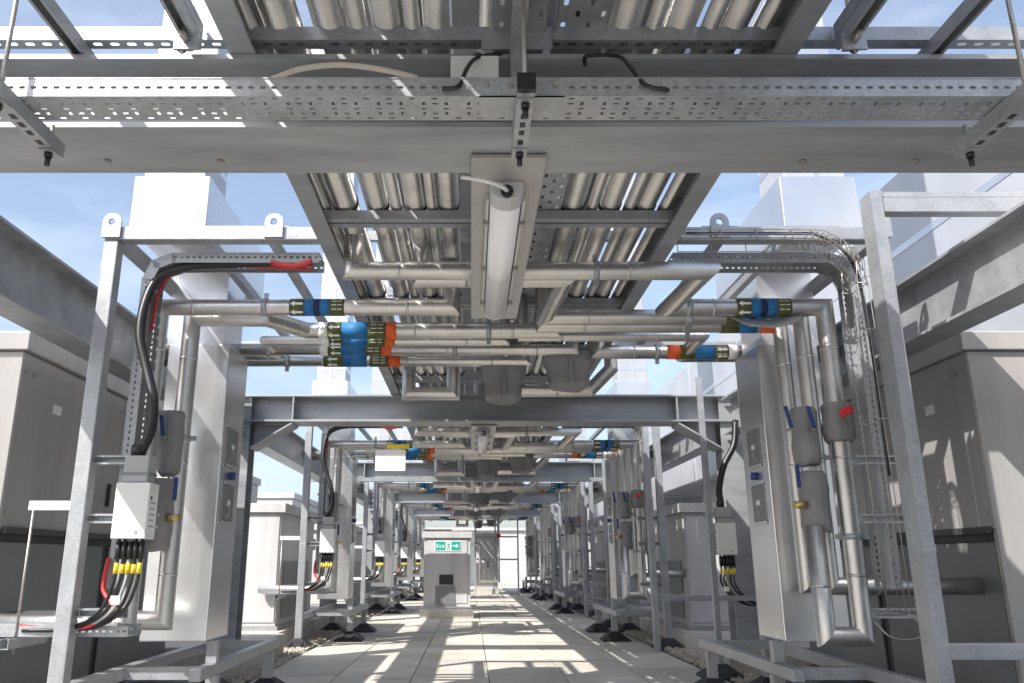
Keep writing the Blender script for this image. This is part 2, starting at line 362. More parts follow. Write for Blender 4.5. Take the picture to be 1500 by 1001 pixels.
for i, (xn, xf, nm) in enumerate([(-1.16, -1.13, 'under the tray opposite the white duct'), (.133, .128, 'at the tray splice above the light'), (1.37, 1.40, 'under the tray near the white duct')]):
    t = thing('trapeze_bracket', 'short channel bracket with black end cap %s' % nm, 'bracket', (xn, 1.70, TZ-.045), 'tray brackets')
    b = MB(); strut(b, (xn, 1.70, TZ-.045), (xn, 2.03, TZ-.045)); b.build('channel', 'galv', t)
    MB().box(xn-.0225, xn+.0225, 1.685, 1.703, TZ-.047, TZ-.002).build('end_cap', 'black', t)
    for y in (1.745, 1.99):
        MB().tube([(xn, y, TZ-.085), (xn, y, 2.40 if y < 1.8 else 2.0)], .006, 8).build('threaded_rod', 'steel', t)
        MB().box(xn-.02, xn+.02, y-.02, y+.02, TZ-.05, TZ-.046).build('washer', 'galv', t)
        MB().tube([(xn, y, TZ-.064), (xn, y, TZ-.05)], .011, 6).build('nut', 'black', t)
        MB().tube([(xn, y, TZ-.088), (xn, y, TZ-.064)], .0075, 8).build('rod_cap', 'black', t)
    for y in (1.80, 1.84, 1.88, 1.93): MB().box(xn-.007, xn+.007, y, y+.022, TZ-.0462, TZ-.0448).build('slot', 'black', t)
    b = MB(); strut(b, (xn, 1.70, 2.315), (xn, 2.25, 2.315), up=(0,0,-1)); b.build('upper_channel', 'galv', t)
us = thing('strut_rail', 'slotted channel rail spanning above the first beam, hung on rods', 'rail', (XC, 2.08, 2.345))
MB().box(-2.4, 2.65, 2.052, 2.055, 2.320, 2.365).box(-2.4, 2.65, 2.093, 2.096, 2.320, 2.365).box(-2.4, 2.65, 2.056, 2.064, 2.362, 2.365).box(-2.4, 2.65, 2.084, 2.092, 2.362, 2.365).build('channel', 'galv', us)
MB().perf((-2.4, 2.055, 2.3205), (.0505,0,0), (0,.038,0), 100, 1, .55, .34).build('slotted_web', 'galv', us)
for x in (-.86, 1.14):
    MB().tube([(x, 2.075, 2.275), (x, 2.075, 2.95)], .006, 8).build('threaded_rod', 'steel', us)
    MB().box(x-.025, x+.025, 2.045, 2.10, 2.313, 2.318).build('washer', 'galv', us)
    MB().tube([(x, 2.075, 2.297), (x, 2.075, 2.312)], .012, 6).build('nut', 'black', us)
b = MB().box(.03, .24, 2.047, 2.0505, 2.285, 2.335).box(.115, .155, 2.036, 2.046, 2.0, 2.33); b.build('joint_plate', 'galv', us)
b = MB(); strut(b, (.135, 1.72, 2.275), (.135, 2.05, 2.275)); b.build('joint_arm', 'galv', us)
for x, s in ((-.86+.05, -1), (1.09, 1)):
    t = thing('bracing_strut', 'round-ended channel strut bolted to the beam top %s' % SIDE[s], 'strut', (x, 2.02, 2.30), 'bracing struts')
    b = MB(); strut(b, (x, -2, 2.32), (x, 2.04, 2.32)); strut(b, (x, -2, 2.317), (x, 2.04, 2.317), up=(0,0,-1)); b.build('channel', 'galv', t)
    MB().prism([(-.035,0),(.035,0),(.035,.05),(.018,.075),(-.018,.075),(-.035,.05)], (x, 1.975, 2.235), (1,0,0), (0,0,1), (0,.008,0)).build('end_plate', 'galv', t)
    MB().tube([(x, 1.94, 2.262), (x, 1.985, 2.262)], .009, 8).build('bolt', 'steel', t)
jb = thing('junction_box', 'small white junction box behind the tray above the light', 'junction box', (.02, 1.99, 2.10))
MB().box(-.055, .075, 1.96, 2.03, 2.10, 2.195).build('enclosure', 'white_pl', jb, bevel=.004)
MB().box(-.057, .077, 1.952, 1.96, 2.098, 2.197).build('lid', 'white_pl', jb, bevel=.003)
MB().tube([(.02, 1.995, 2.195), (.02, 1.995, 2.225)], .016, 10).build('gland', 'black', jb)
c = MB().cable([at(398,116,Y=1.93), at(440,101,Y=1.93), at(500,95,Y=1.94), at(560,102,Y=1.94), at(612,114,Y=1.93)], .008).build('loose_cable', 'cream', origin=at(500,110,Y=1.93)); tag(c, 'cream cable looping up out of the front tray', 'cable')
for pts, lab in (([at(648,130,Y=1.78), at(672,126,Y=1.78), at(684,100,Y=1.85), at(700,84,Y=1.95), at(735,78,Y=2.0)], 'thin earth cable bolted to the tray near the junction box'), ([at(980,132,Y=1.78), at(945,124,Y=1.78), at(922,96,Y=1.85), at(905,82,Y=1.95), at(860,82,Y=2.0), at(857,95,Y=2.0)], 'thin earth cable bolted to the tray away from the junction box')):
    c = MB().cable(pts, .006).build('earth_cable', 'black', origin=pts[0]); tag(c, lab, 'cable')

# ------------------------------------------------------------------ light fittings
L = thing('light_fitting', 'long tubular light fitting on a flat plate, the first along the walkway', 'light', (.115, 2.34, 2.0), 'ceiling lights')
MB().box(0.0, .23, 2.20, 3.86, 2.012, 2.026).build('mounting_plate', 'ahu', L, bevel=.002)
b = MB()
prof = [(-.051,.07),(-.051,.042)]+[(-.051*math.cos(t), .042-.036*math.sin(t)) for t in [math.pi*i/12 for i in range(1, 12)]]+[(.051,.042),(.051,.07)]
b.prism(prof, (.115, 2.44, 1.942), (1,0,0), (0,0,1), (0,1.2,0)); b.sm = [len(f) == 4 for f in b.f]; b.build('diffuser', 'lens', L)
pe = [(x*1.06, z if z > .05 else z-.002) for x, z in prof]
MB().prism(pe, (.115, 2.35, 1.942), (1,0,0), (0,0,1), (0,.09,0)).build('end_cap', 'cabinet', L, bevel=.004)
MB().prism(pe, (.115, 3.64, 1.942), (1,0,0), (0,0,1), (0,.03,0)).build('end_cap', 'cabinet', L, bevel=.004)
for s in (-1, 1):
    MB().box(  .115+s*.056, .115+s*.066, 2.44, 3.64, 1.985, 2.010).build('side_rail', 'cabinet', L)
    for y in (2.6, 3.05, 3.5): MB().box(.115+s*.053, .115+s*.075, y, y+.022, 1.968, 1.99).build('clip', 'steel', L, bevel=.002)
MB().tube([(.115, 2.352, 1.972), (.115, 2.335, 1.972)], .02, 12).build('cable_gland', 'black', L)
MB().cable([(.115, 2.338, 1.972), (.09, 2.29, 1.966), (.03, 2.27, 1.975), (-.03, 2.30, 2.0)], .007).build('flex', 'white_pl', L)
for k in range(1, NB):
    copy_tree(L, BAY*k, 'long tubular light fitting on a flat plate, the %s along the walkway' % ['', 'second', 'third', 'fourth', 'fifth'][k])

# ------------------------------------------------------------------ pipe runs of a bay
def bands(p, c, d, r, spec):
    """identification bands: spec = [(offset, length, material)] along d from c"""
    c = V(c); d = V(d).normalized()
    for o, l, m in spec:
        lb = MB().tube([c+d*o, c+d*(o+l)], r+.0025, 18).build('label_band', m, p)
        if m == 'olive' and o > .1:
            for q in (-1.0, -.5, 0, .5):
                nr = V((0, -math.cos(q), -math.sin(q))); e = d.cross(nr)
                for f0, f1 in ((.15, .5), (.58, .86)): MB().obox(c+d*(o+l*f0)+nr*(r+.0024)-e*.002, d*l*(f1-f0), e*.004, nr*.0006).build('print_line', 'white', lb)
def arrows(p, c, d, r, n=3):
    c = V(c); d = V(d).normalized(); 
    for k in range(n):
        t = -1.15+k*1.0; nrm = V((0, -math.cos(t), -math.sin(t))) if abs(d.x) > .5 else V((-math.sin(t), -math.cos(t), 0))
        sd = d.cross(nrm); o = c+nrm*(r+.0035)
        MB().prism([(-.03,-.006),(.012,-.006),(.012,-.016),(.034,0),(.012,.016),(.012,.006),(-.03,.006)], o, d, sd, nrm*.0012).build('arrow_mark', 'white', p)
def clamp(p, c, d, r):
    c = V(c); d = V(d).normalized()
    MB().tube([c-d*.014, c+d*.014], r+.004, 18).build('pipe_clamp', 'galv', p)
    e = V((0,0,1)) if abs(d.z) < .5 else V((1,0,0))
    for q in (-1, 1):
        MB().obox(c+e*q*(r+.004)-d*.012-d.cross(e)*.004, d*.024, d.cross(e)*.008, e*q*.03).build('clamp_ear', 'galv', p)
def pipe_run(label, path, r, name='insulated_pipe', seams=True):
    p = thing(name, label, 'pipe', path[0], 'clad branch pipes')
    MB().tube(path, r, 20).build('pipe', 'pipe', p)
    for i in range(len(path)-1):
        a = V(path[i]); b_ = V(path[i+1]); L_ = (b_-a).length; d = (b_-a).normalized(); q = .22
        while q < L_-.12:
            MB().tube([a+d*q, a+d*(q+.012)], r+.0012, 20).build('seam', 'pipe', p); q += .55
    return p
ZP = 2.10
std = [(0,.075,'olive'),(.075,.05,'sky_blue'),(.125,.03,'navy'),(.155,.05,'sky_blue'),(.205,.075,'olive')]
fws = [(0,.05,'white'),(.05,.08,'olive'),(.13,.15,'sky_blue'),(.28,.10,'olive'),(.38,.06,'orange')]
ROOT = []
B0 = BAYS[0]
# opposite side (s=-1)
p = pipe_run('blue-banded riser pipe in front, opposite the white duct, '+B0, [(-.10,3.95,PZ+.02),(-.10,3.95,ZP),(-1.60,3.95,ZP),(-1.60,3.95,.56),(-2.25,3.95,.56)], .042); ROOT.append(p)
bands(p, (-.93,3.95,ZP), (1,0,0), .042, std); arrows(p, (-.89,3.95,ZP), (-1,0,0), .042); clamp(p, (-1.06,3.95,ZP), (1,0,0), .042); clamp(p, (-1.60,3.95,1.55), (0,0,1), .042); clamp(p, (-1.60,3.95,.98), (0,0,1), .042)
p = pipe_run('pipe with large blue and orange FWS band, '+B0, [(.46,4.38,PZ+.02),(.46,4.38,ZP),(-.93,4.38,ZP),(-1.1,4.14,ZP),(-1.50,4.14,ZP),(-1.50,4.14,.56),(-2.25,4.14,.56)], .046); ROOT.append(p)
bands(p, (-.86,4.38,ZP), (1,0,0), .046, fws); arrows(p, (-.77,4.38,ZP), (-1,0,0), .046); text('FWS', .032, 'pipe_lettering', 'navy', p, (-.835,4.38-.0500,ZP-.012), (R(90),0,0)); clamp(p, (-1.50,4.14,1.45), (0,0,1), .046); clamp(p, (.1,4.38,ZP), (1,0,0), .046)
p = pipe_run('straight pipe with blue and orange band, behind the foil duct, '+B0, [(.63,4.80,PZ+.02),(.63,4.80,ZP),(-2.3,4.80,ZP)], .036); ROOT.append(p)
bands(p, (-.93,4.80,ZP), (1,0,0), .036, fws); arrows(p, (-.83,4.8,ZP), (-1,0,0), .036); clamp(p, (-.1,4.8,ZP), (1,0,0), .036); clamp(p, (-1.25,4.8,ZP), (1,0,0), .036)
p = pipe_run('thinner straight pipe with separate orange band, '+B0, [(.36,5.1,PZ+.02),(.36,5.1,ZP),(-2.3,5.1,ZP)], .034); ROOT.append(p)
bands(p, (-.96,5.1,ZP), (1,0,0), .034, [(0,.13,'olive'),(.13,.15,'sky_blue'),(.30,.12,'olive'),(.42,.08,'orange')]); arrows(p, (-.9,5.1,ZP), (-1,0,0), .034); clamp(p, (-1.2,5.1,ZP), (1,0,0), .034)
p = pipe_run('thin banded pipe that cranks around the foil duct, ' + B0, [(.2,4.6,PZ+.02),(.2,4.6,ZP),(-1.22,4.6,ZP),(-1.22,4.95,ZP),(-2.3,4.95,ZP)], .03); ROOT.append(p)
bands(p, (-.89,4.6,ZP), (1,0,0), .03, fws); arrows(p, (-.80,4.6,ZP), (-1,0,0), .03)
p = pipe_run('thin unbanded pipe running out near the white duct, ' + B0, [(.3,4.5,PZ+.02),(.3,4.5,ZP),(1.35,4.5,ZP),(1.35,5.0,ZP),(2.5,5.0,ZP)], .03); ROOT.append(p)
p = pipe_run('plain unbanded clad pipe looping below the rack, '+B0, [(-.42,5.32,PZ+.02),(-.42,5.32,1.93),(-.12,5.32,1.93),(-.12,5.32,ZP+.02),(-.12,6.2,ZP+.02)], .045); ROOT.append(p)
# duct side (s=+1)
p = pipe_run('pipe crossing highest, then down in a U near the white duct, '+B0, [(-.57,3.64,PZ+.02),(-.57,3.64,2.185),(1.13,3.64,2.185),(1.02,3.95,ZP),(1.82,3.95,ZP),(1.82,3.95,.50),(1.645,3.95,.50),(1.645,3.95,1.0)], .045); ROOT.append(p)
bands(p, (1.36,3.95,ZP), (1,0,0), .045, std); arrows(p, (1.40,3.95,ZP), (-1,0,0), .045); clamp(p, (.60,3.64,2.185), (1,0,0), .045); clamp(p, (1.12,3.95,ZP), (1,0,0), .045); clamp(p, (1.82,3.95,1.5), (0,0,1), .045); clamp(p, (1.82,3.95,.95), (0,0,1), .045)
p = pipe_run('clad pipe crossing second highest, then down near the white duct, '+B0, [(-.25,3.76,PZ+.02),(-.25,3.76,2.185),(.47,3.76,2.185),(.40,4.12,ZP),(1.765,4.12,ZP),(1.765,4.12,.72),(2.5,4.12,.72)], .042); ROOT.append(p)
bands(p, (1.36,4.12,ZP), (1,0,0), .042, std); arrows(p, (1.6,4.12,ZP), (1,0,0), .042); clamp(p, (1.16,4.12,ZP), (1,0,0), .042); clamp(p, (1.765,4.12,1.35), (0,0,1), .042)
p = pipe_run('clad riser pipe with orange FWS tag near the white duct, '+B0, [(.40,4.28,PZ+.02),(.40,4.28,ZP),(1.715,4.28,ZP),(1.715,4.28,.72),(2.5,4.28,.72)], .04); ROOT.append(p)
bands(p, (1.38,4.28,ZP), (1,0,0), .04, [(0,.10,'olive'),(.10,.1,'sky_blue'),(.22,.08,'orange'),(.30,.06,'white')]); text('FWS', .03, 'pipe_lettering', 'navy', p, (1.71-.0,4.28-.0445,ZP-.01), (R(90),0,0)); clamp(p, (1.2,4.28,ZP), (1,0,0), .04)
p = pipe_run('straight pipe with red-ended band near the white duct, '+B0, [(.79,4.86,PZ+.02),(.79,4.86,ZP),(2.5,4.86,ZP)], .043); ROOT.append(p)
bands(p, (1.22,4.86,ZP), (1,0,0), .043, [(0,.08,'orange'),(.08,.09,'olive'),(.17,.12,'sky_blue'),(.29,.09,'olive'),(.38,.06,'white')]); arrows(p, (1.56,4.86,ZP), (-1,0,0), .043); clamp(p, (1.16,4.86,ZP), (1,0,0), .043)
p = pipe_run('short cranked clad pipe below the rack, '+B0, [(.95,5.3,PZ+.05),(.95,5.3,2.10),(.80,5.3,1.95),(.3,5.3,1.95),(.3,5.3,PZ)], .045); ROOT.append(p)
bays(ROOT)

# ------------------------------------------------------------------ fabric valve jackets under the rack
def jacket(label, c, w, h, d, taper=False):
    c = V(c); t = thing('valve_jacket', label, 'valve jacket', c-V((0,0,h/2)), 'fabric valve jackets')
    b = MB(); rows = []; NR, NQ = 15, 28; ph = random.uniform(0, 6)
    for j in range(NR):
        q0 = j/(NR-1); kz = q0-.5
        kw = (.62+.42*q0**.6 if taper else .96)+.05*math.sin(q0*9+ph)
        if j in (0, NR-1): kw *= .86
        ring = []
        for q in range(NQ):
            a = 2*math.pi*q/NQ; pw = .45 if taper else .75
            ex = abs(math.cos(a))**pw*math.copysign(1, math.cos(a)); ey = abs(math.sin(a))**pw*math.copysign(1, math.sin(a))
            wr = 1+.035*math.sin(5*a+4*q0+ph)*math.sin(11*q0+ph+2*a)+random.uniform(-.014, .014)
            sag = .03*h*math.sin(3*a+ph) if j in (0, 1) else 0
            ring.append(len(b.v)); b.v.append(c+V((ex*w/2*kw*wr, ey*d/2*kw*wr, kz*h+sag)))
        rows.append(ring)
    for j in range(NR-1):
        for q in range(NQ): b.face((rows[j][q], rows[j][(q+1)%NQ], rows[j+1][(q+1)%NQ], rows[j+1][q]), True)
    b.face(tuple(rows[0])[::-1]); b.face(tuple(rows[-1])); b.build('cover', 'fabric', t)
    MB().box(c.x-w*.03, c.x+w*.05, c.y-d*.53, c.y-d*.46, c.z-h*.4, c.z+h*.4).build('seam_flap', 'fabric', t, bevel=.004)
    return t
J = [jacket('square grey fabric jacket hanging mid-rack, '+B0, (.21,5.2,1.98), .30, .27, .22, True),
     jacket('tapered grey fabric jacket hanging under the rack, '+B0, (.62,4.98,2.01), .32, .25, .22, True)]
J2 = []
for x, y, z, w, h, lab in ((-1.53,4.10,1.42,.12,.32,'upper fabric riser jacket opposite the white duct, '), (-1.53,4.02,1.06,.13,.34,'lower fabric riser jacket opposite the white duct, '),
                     (1.82,3.95,1.50,.145,.19,'fabric jacket with red lever on the outer riser, '), (1.67,4.0,1.44,.12,.28,'upper fabric jacket with blue levers near the white duct, '), (1.68,4.0,1.12,.13,.29,'lower fabric jacket with brass outlet near the white duct, ')):
    t = jacket(lab+B0, (x,y,z), w, h, .15); J2.append(t)
    yy = y-.09
    if 'red' in lab:
        MB().tube([(x-.01,yy,z+.02),(x-.01,yy-.03,z+.02)], .012, 10).build('valve_stem', 'brass', t); MB().obox((x-.035,yy-.045,z+.0), (.06,0,.03), (0,.016,0), (-.015,0,.04)).build('lever', 'red', t, bevel=.006)
    elif 'upper' in lab:
        for q in (-.11, .0):
            MB().tube([(x+q,yy+.02,z+.02),(x+q-.0,yy-.03,z+.02)], .008, 8).build('valve_stem', 'steel', t); MB().obox((x+q-.012,yy-.04,z+.02), (.02,0,0), (0,.012,0), (-.02,0,.11)).build('lever', 'blue', t, bevel=.004)
    else:
        sg = 1 if x < 0 else -1
        MB().tube([(x+sg*.06,yy+.04,z-.02),(x+sg*.12,yy+.04,z-.02)], .018, 12).build('brass_outlet', 'brass', t); MB().obox((x+sg*.10-.01,yy-.0,z+.06), (.02,0,0), (0,.012,0), (0,0,.11)).build('lever', 'blue', t, bevel=.004)
bays(J+J2)

# ------------------------------------------------------------------ foil ducts
D = []
for s in (-1, 1):
    lab = 'tall foil-clad duct with stack %s, %s' % (SIDE[s], B0)
    d = thing('foil_duct', lab, 'duct', (sx(s,1.66), 4.5, .44), 'foil-clad ducts')
    xi, xo = sx(s,1.485), sx(s,1.83)
    MB().box(xi, xo, 4.38, 4.76, .44, 2.02).build('riser_box', 'foil', d, bevel=.006)
    MB().box(sx(s,1.5), sx(s,1.9), 3.86, 5.05, 2.50, 2.80).build('horizontal_duct', 'foil', d, bevel=.006)
    MB().box(sx(s,1.53), sx(s,1.85), 4.40, 4.74, 2.02, 2.50).build('neck', 'foil', d)
    MB().box(sx(s,1.535), sx(s,1.86), 3.88, 4.23, 2.80, 6.5).build('stack', 'white_foil', d, bevel=.006)
    for z in (2.93, 3.22, 3.55, 3.9): MB().box(sx(s,1.533), sx(s,1.862), 3.878, 4.232, z, z+.045).build('tape_band', 'foil', d)
    MB().box(sx(s,1.69), sx(s,1.72), 3.877, 3.881, 2.80, 6.5).build('tape_band', 'foil', d)
    for z0, z1 in ((1.36, 1.56), (1.05, 1.25)):
        h = MB().box(xi-s*.006, xi+s*.001, 4.47, 4.66, z0, z1).build('hatch', 'mid', d, bevel=.002)
        MB().box(xi-s*.0065, xi-s*.012, 4.46, 4.67, z0-.012, z0).box(xi-s*.0065, xi-s*.012, 4.46, 4.67, z1, z1+.012).build('hatch_frame', 'foil', h)
        MB().cable([(xi-s*.012, 4.49, z0+.09), (xi-s*.03, 4.50, z0+.07), (xi-s*.03, 4.51, z0+.04), (xi-s*.012, 4.50, z0+.02)], .003, 6).build('hatch_wire', 'steel', h)
        MB().box(xi-s*.0065, xi-s*.009, 4.54, 4.59, z0+.09, z0+.115).build('hatch_tag', 'white', h)
    MB().tube([(xi, 4.565, 1.30), (xi-s*.03, 4.565, 1.30)], .022, 12).build('test_plug', 'blue', d)
    MB().box(xi-s*.0015, xi+s*.001, 4.385, 4.755, .93, .96).build('tape_band', 'foil', d)
    MB().box(xi+s*.02, xo-s*.02, 4.3775, 4.381, 1.0, 1.03).build('tape_band', 'foil', d)
    D.append(d)
bays(D)
bd = thing('white_main_duct', 'big white-clad main duct running lengthwise high beyond the side beam', 'duct', (3.6, 3, 1.9))
for k in range(14):
    y0 = -1+k*2.4
    MB().box(3.05, 4.3, y0+.004, y0+2.396, 1.9, 3.52).build('duct_section', 'white_foil', bd, bevel=.01)
    for z in (2.35, 2.95): MB().box(3.046, 3.05, y0+.03, y0+2.37, z, z+.05).build('tape_band', 'foil', bd)
    MB().box(3.035, 4.31, y0-.03, y0+.03, 1.89, 3.535).build('flange_joint', 'foil', bd)
for k in range(7):
    for x in (3.1, 4.2): MB().box(x, x+.07, .6+k*4.8, .67+k*4.8, 0, 1.892).build('support_leg', 'galv', bd)
MB().prism([(0,0),(.12,0),(.06,.14)], (3.03, 8.6, 2.42), (0,1,0), (0,0,1), (-.004,0,0)).build('sticker', 'orange', bd)
MB().prism([(0,0),(.12,0),(.06,-.1)], (3.03, 8.6, 2.415), (0,1,0), (0,0,1), (-.004,0,0)).build('sticker', 'sky_blue', bd)

# ------------------------------------------------------------------ module frames with feet
def foot(p, x, y):
    b = MB(); n = len(b.v)
    for w, z in ((.15, 0), (.15, .018), (.05, .095), (.05, .10)):
        for a, c in ((-1,-1),(1,-1),(1,1),(-1,1)): b.v.append(V((x+a*w, y+c*w, z)))
    for k in range(3):
        for q in range(4): r = (q+1) % 4; b.face((n+k*4+q, n+k*4+r, n+k*4+4+r, n+k*4+4+q))
    b.face((n+12, n+13, n+14, n+15)); b.face((n+3, n+2, n+1, n))
    f = b.build('support_foot', 'rubber', p, bevel=.004)
    for a in (-1, 1): MB().obox((x+a*.055-.012, y-.135, .035), (.024,0,0), (0,.05,.037), (0,-.006,.008)).build('foot_rib', 'rubber', f)
def lug(p, x, y, z):
    b = MB(); pr = [(-.045,0),(.045,0),(.045,.085)]+[(.045*math.cos(t), .085+.04*math.sin(t)) for t in (.5,1.05,1.57,2.1,2.64)]+[(-.045,.085)]
    hole = [(.018*math.cos(2*math.pi*i/len(pr)-.8), .08+.018*math.sin(2*math.pi*i/len(pr)-.8)) for i in range(len(pr))]
    n = len(b.v); k = len(pr)
    for yy in (y, y+.012):
        for q in pr: b.v.append(V((x+q[0], yy, z+q[1])))
        for q in hole: b.v.append(V((x+q[0], yy, z+q[1])))
    for i in range(k):
        j = (i+1) % k
        b.face((n+i, n+j, n+k+j, n+k+i)); b.face((n+2*k+j, n+2*k+i, n+3*k+i, n+3*k+j)); b.face((n+i, n+2*k+i, n+2*k+j, n+j)); b.face((n+k+j, n+3*k+j, n+3*k+i, n+k+i))
    b.build('lifting_lug', 'galv', p)
FR = []
for s in (-1, 1):
    f = thing('pipe_support', 'galvanised pipe support on black feet %s, %s' % (SIDE[s], B0), 'frame', (sx(s,1.865), 3.65, 0), 'pipe support frames')
    P = sx(s,1.865); w = .035
    for y in (3.65, 5.75):
        MB().box(P-w, P+w, y-w, y+w, .095, 2.335).build('post', 'galv', f, bevel=.005); foot(f, P, y)
    MB().box(P-w, sx(s,.84), 3.615, 3.685, 2.337, 2.405).build('top_rail', 'galv', f, bevel=.005)
    MB().box(P-w, sx(s,.84), 5.715, 5.785, 2.337, 2.405).build('top_rail', 'galv', f, bevel=.005)
    MB().box(P-.03, P+.03, 3.687, 5.713, 2.34, 2.40).build('side_rail', 'galv', f, bevel=.005)
    MB().box(P-.03, P+.03, 3.687, 5.713, .27, .33).build('base_rail', 'galv', f, bevel=.005)
    q = sx(s,1.47)
    MB().box(q-.03, q+.03, 4.2, 5.9, .27, .33).build('base_rail', 'galv', f, bevel=.005)
    for y in (4.5, 5.7): MB().box(q-.03, q+.03, y-.03, y+.03, .095, .268).build('stub_leg', 'galv', f); foot(f, q, y)
    for y in (4.3, 5.75): MB().box(min(q,P)+.03, max(q,P)-.03, y-.028, y+.028, .272, .328).build('cross_rail', 'galv', f)
    MB().box(q-.028, q+.028, 4.44, 4.49, .332, .438).build('stub_leg', 'galv', f)
    for x in (P, sx(s,1.08)): lug(f, x, 3.60, 2.345)
    for z in (.62, 1.02, 1.28):
        b = MB(); strut(b, (P-s*.035, 3.69, z), (sx(s,1.62), 3.69, z), up=(0,-1,0)); b.build('bracket_arm', 'galv', f)
    for x in (1.12, 1.45):
        b = MB(); strut(b, (sx(s,x), 3.69, 2.37), (sx(s,x), 5.71, 2.37)); b.build('roof_strut', 'galv', f)
    b = MB(); strut(b, (sx(s,1.05), 3.8, 2.44), (sx(s,1.75), 3.8, 2.44)); b.build('roof_strut', 'galv', f)
    FR.append(f)
# slender second post with arm on duct side
f = thing('goalpost_support', 'double-channel goalpost with rails near the white duct, '+B0, 'frame', (1.80, 3.3, 0), 'outer frames')
for a in (0, 1):
    b = MB(); strut(b, (1.775+a*.002, 3.3+a*.045, .0), (1.775+a*.002, 3.3+a*.045, 2.43), w=.06, h=.05, up=(1,0,0)); b.build('post', 'galv', f)
MB().box(1.83, 3.0, 3.28, 3.34, 2.33, 2.40).box(1.83, 3.0, 3.285, 3.335, 2.402, 2.43).build('top_rail', 'galv', f, bevel=.003)
MB().box(1.83, 3.0, 3.29, 3.34, .47, .53).build('low_rail', 'galv', f, bevel=.003)
MB().box(2.95, 3.01, 3.28, 3.34, 0, 2.329).build('post', 'galv', f, bevel=.003)
FR2 = [f]
for s, X, y in ((1, 1.87, 6.45),):
    f = thing('slim_post', 'slim post on a black foot near the white duct, '+B0, 'post', (X, y, 0), 'slim isolator posts')
    MB().box(X-.022, X+.022, y-.022, y+.022, .095, 2.3).build('post', 'galv', f, bevel=.003); foot(f, X, y)
    MB().box(X+.023, X+.55, y-.02, y+.02, .55, .59).build('side_arm', 'galv', f)
    FR2.append(f)
bays(FR+FR2)

# ------------------------------------------------------------------ trays, conduits, isolators
def u_tray(label, pts, y0, w, name='riser_tray'):
    t = thing(name, label, 'cable tray', (pts[-1][0], y0, pts[-1][1]), 'bent cable trays')
    for i in range(len(pts)-1):
        a = V((pts[i][0], y0, pts[i][1])); c = V((pts[i+1][0], y0, pts[i+1][1])); d = c-a; n = max(1, round(d.length/.03)); u = d/n
        nrm = V((0,1,0)).cross(d.normalized()); nrm = nrm if nrm.dot(V((XC-a.x, 0, .8-a.z))) > 0 else -nrm
        MB().perf(a, u, (0,w/4,0), n, 4, .5, .4, skip=lambda i, j: (i+j) % 2 or j in (0, 3)).build('tray_base', 'galv', t)
        for y in (0, w):
            MB().perf(a+V((0,y,0)), u, nrm*.05, n, 1, .55, .18, skip=lambda i, j: n < 9).build('tray_side', 'galv', t)
            MB().obox(a+V((0,y-.006 if y else -.001,0))+nrm*.05, d, (0,.007,0), nrm*.003).build('tray_lip', 'galv', t)
    return t
T = []
for s in (-1, 1):
    dd = 1.75 if s < 0 else 1.80
    T.append(u_tray('perforated cable tray bending down the frame %s, %s' % (SIDE[s], B0), [(sx(s,.88), 2.32), (sx(s,dd-.14), 2.32), (sx(s,dd-.04), 2.28), (sx(s,dd), 2.18), (sx(s,dd), .72)], 3.74, .15))
# low tray to the unit
t = thing('low_tray', 'short low perforated tray opposite the white duct, '+B0, 'cable tray', (-1.95, 3.75, .5), 'low trays'); T.append(t)
MB().perf((-2.15,3.70,.52), (.03,0,0), (0,.03,0), 22, 5, .55, .4, skip=lambda i, j: (i+j) % 2).build('tray_base', 'galv', t)
for y in (3.70, 3.85): MB().perf((-2.15,y,.52), (.03,0,0), (0,0,.045), 22, 1, .55, .2).build('tray_side', 'galv', t)
b = MB(); strut(b, (-1.98,3.62,.475), (-1.98,3.95,.475)); b.build('support_channel', 'galv', t)
b = MB(); strut(b, (-2.0,3.72,1.06), (-1.78,3.72,1.06)); b.build('support_channel', 'white_pl', t)
MB().tube([(-1.975,3.70,.45), (-1.975,3.70,1.06)], .006, 8).build('threaded_rod', 'steel', t)
# wire basket on duct side
t = thing('wire_basket_tray', 'wire mesh basket tray near the white duct, '+B0, 'cable tray', (1.95, 3.5, .5), 'wire basket trays'); T.append(t)
arc = [(1.0, 2.33), (1.58, 2.33)]+[(1.58+.24*math.sin(a), 2.09+.24*math.cos(a)) for a in (.4, .8, 1.2)]+[(1.82, 2.05), (1.84, .62)]
for y in (3.48, 3.53, 3.58, 3.63):
    MB().cable([(x, y, z) for x, z in arc], .0025, 5, 3).build('long_wire', 'steel', t)
for y in (3.48, 3.63): MB().cable([(x-.05*(1 if z < 2.1 else 0), y, z-.05*(1 if z > 2.1 else 0)) for x, z in arc], .0025, 5, 3).build('long_wire', 'steel', t)
for k in range(22):
    q = k/21*(len(arc)-1.001); i = int(q); f_ = q-i; x = arc[i][0]*(1-f_)+arc[i+1][0]*f_; z = arc[i][1]*(1-f_)+arc[i+1][1]*f_
    dx, dz = (-.05, 0) if z < 2.08 else (0, -.05)
    MB().tube([(x+dx,3.478,z+dz),(x,3.478,z),(x,3.632,z),(x+dx,3.632,z+dz)], .0025, 5).build('cross_wire', 'steel', t)
MB().cable([(1.66,3.5,.60),(1.70,3.45,.54),(1.82,3.5,.53),(1.92,3.6,.56),(1.86,3.66,.63),(1.74,3.6,.62)], .003, 5).build('long_wire', 'steel', t)
MB().cable([(1.02,3.56,2.345),(1.5,3.56,2.345),(1.67,3.56,2.33),(1.80,3.56,2.2),(1.835,3.56,1.9),(1.84,3.56,1.2)], .008).build('cable', 'black', t)
bays(T)
CB = []
Yc = 3.71
def conduit(lab, pts, r, m='black', name='flexible_conduit'):
    c = MB().cable(pts, r, 10).build(name, m, origin=pts[-1]); tag(c, lab, 'cable', 'cables and conduits'); CB.append(c); return c
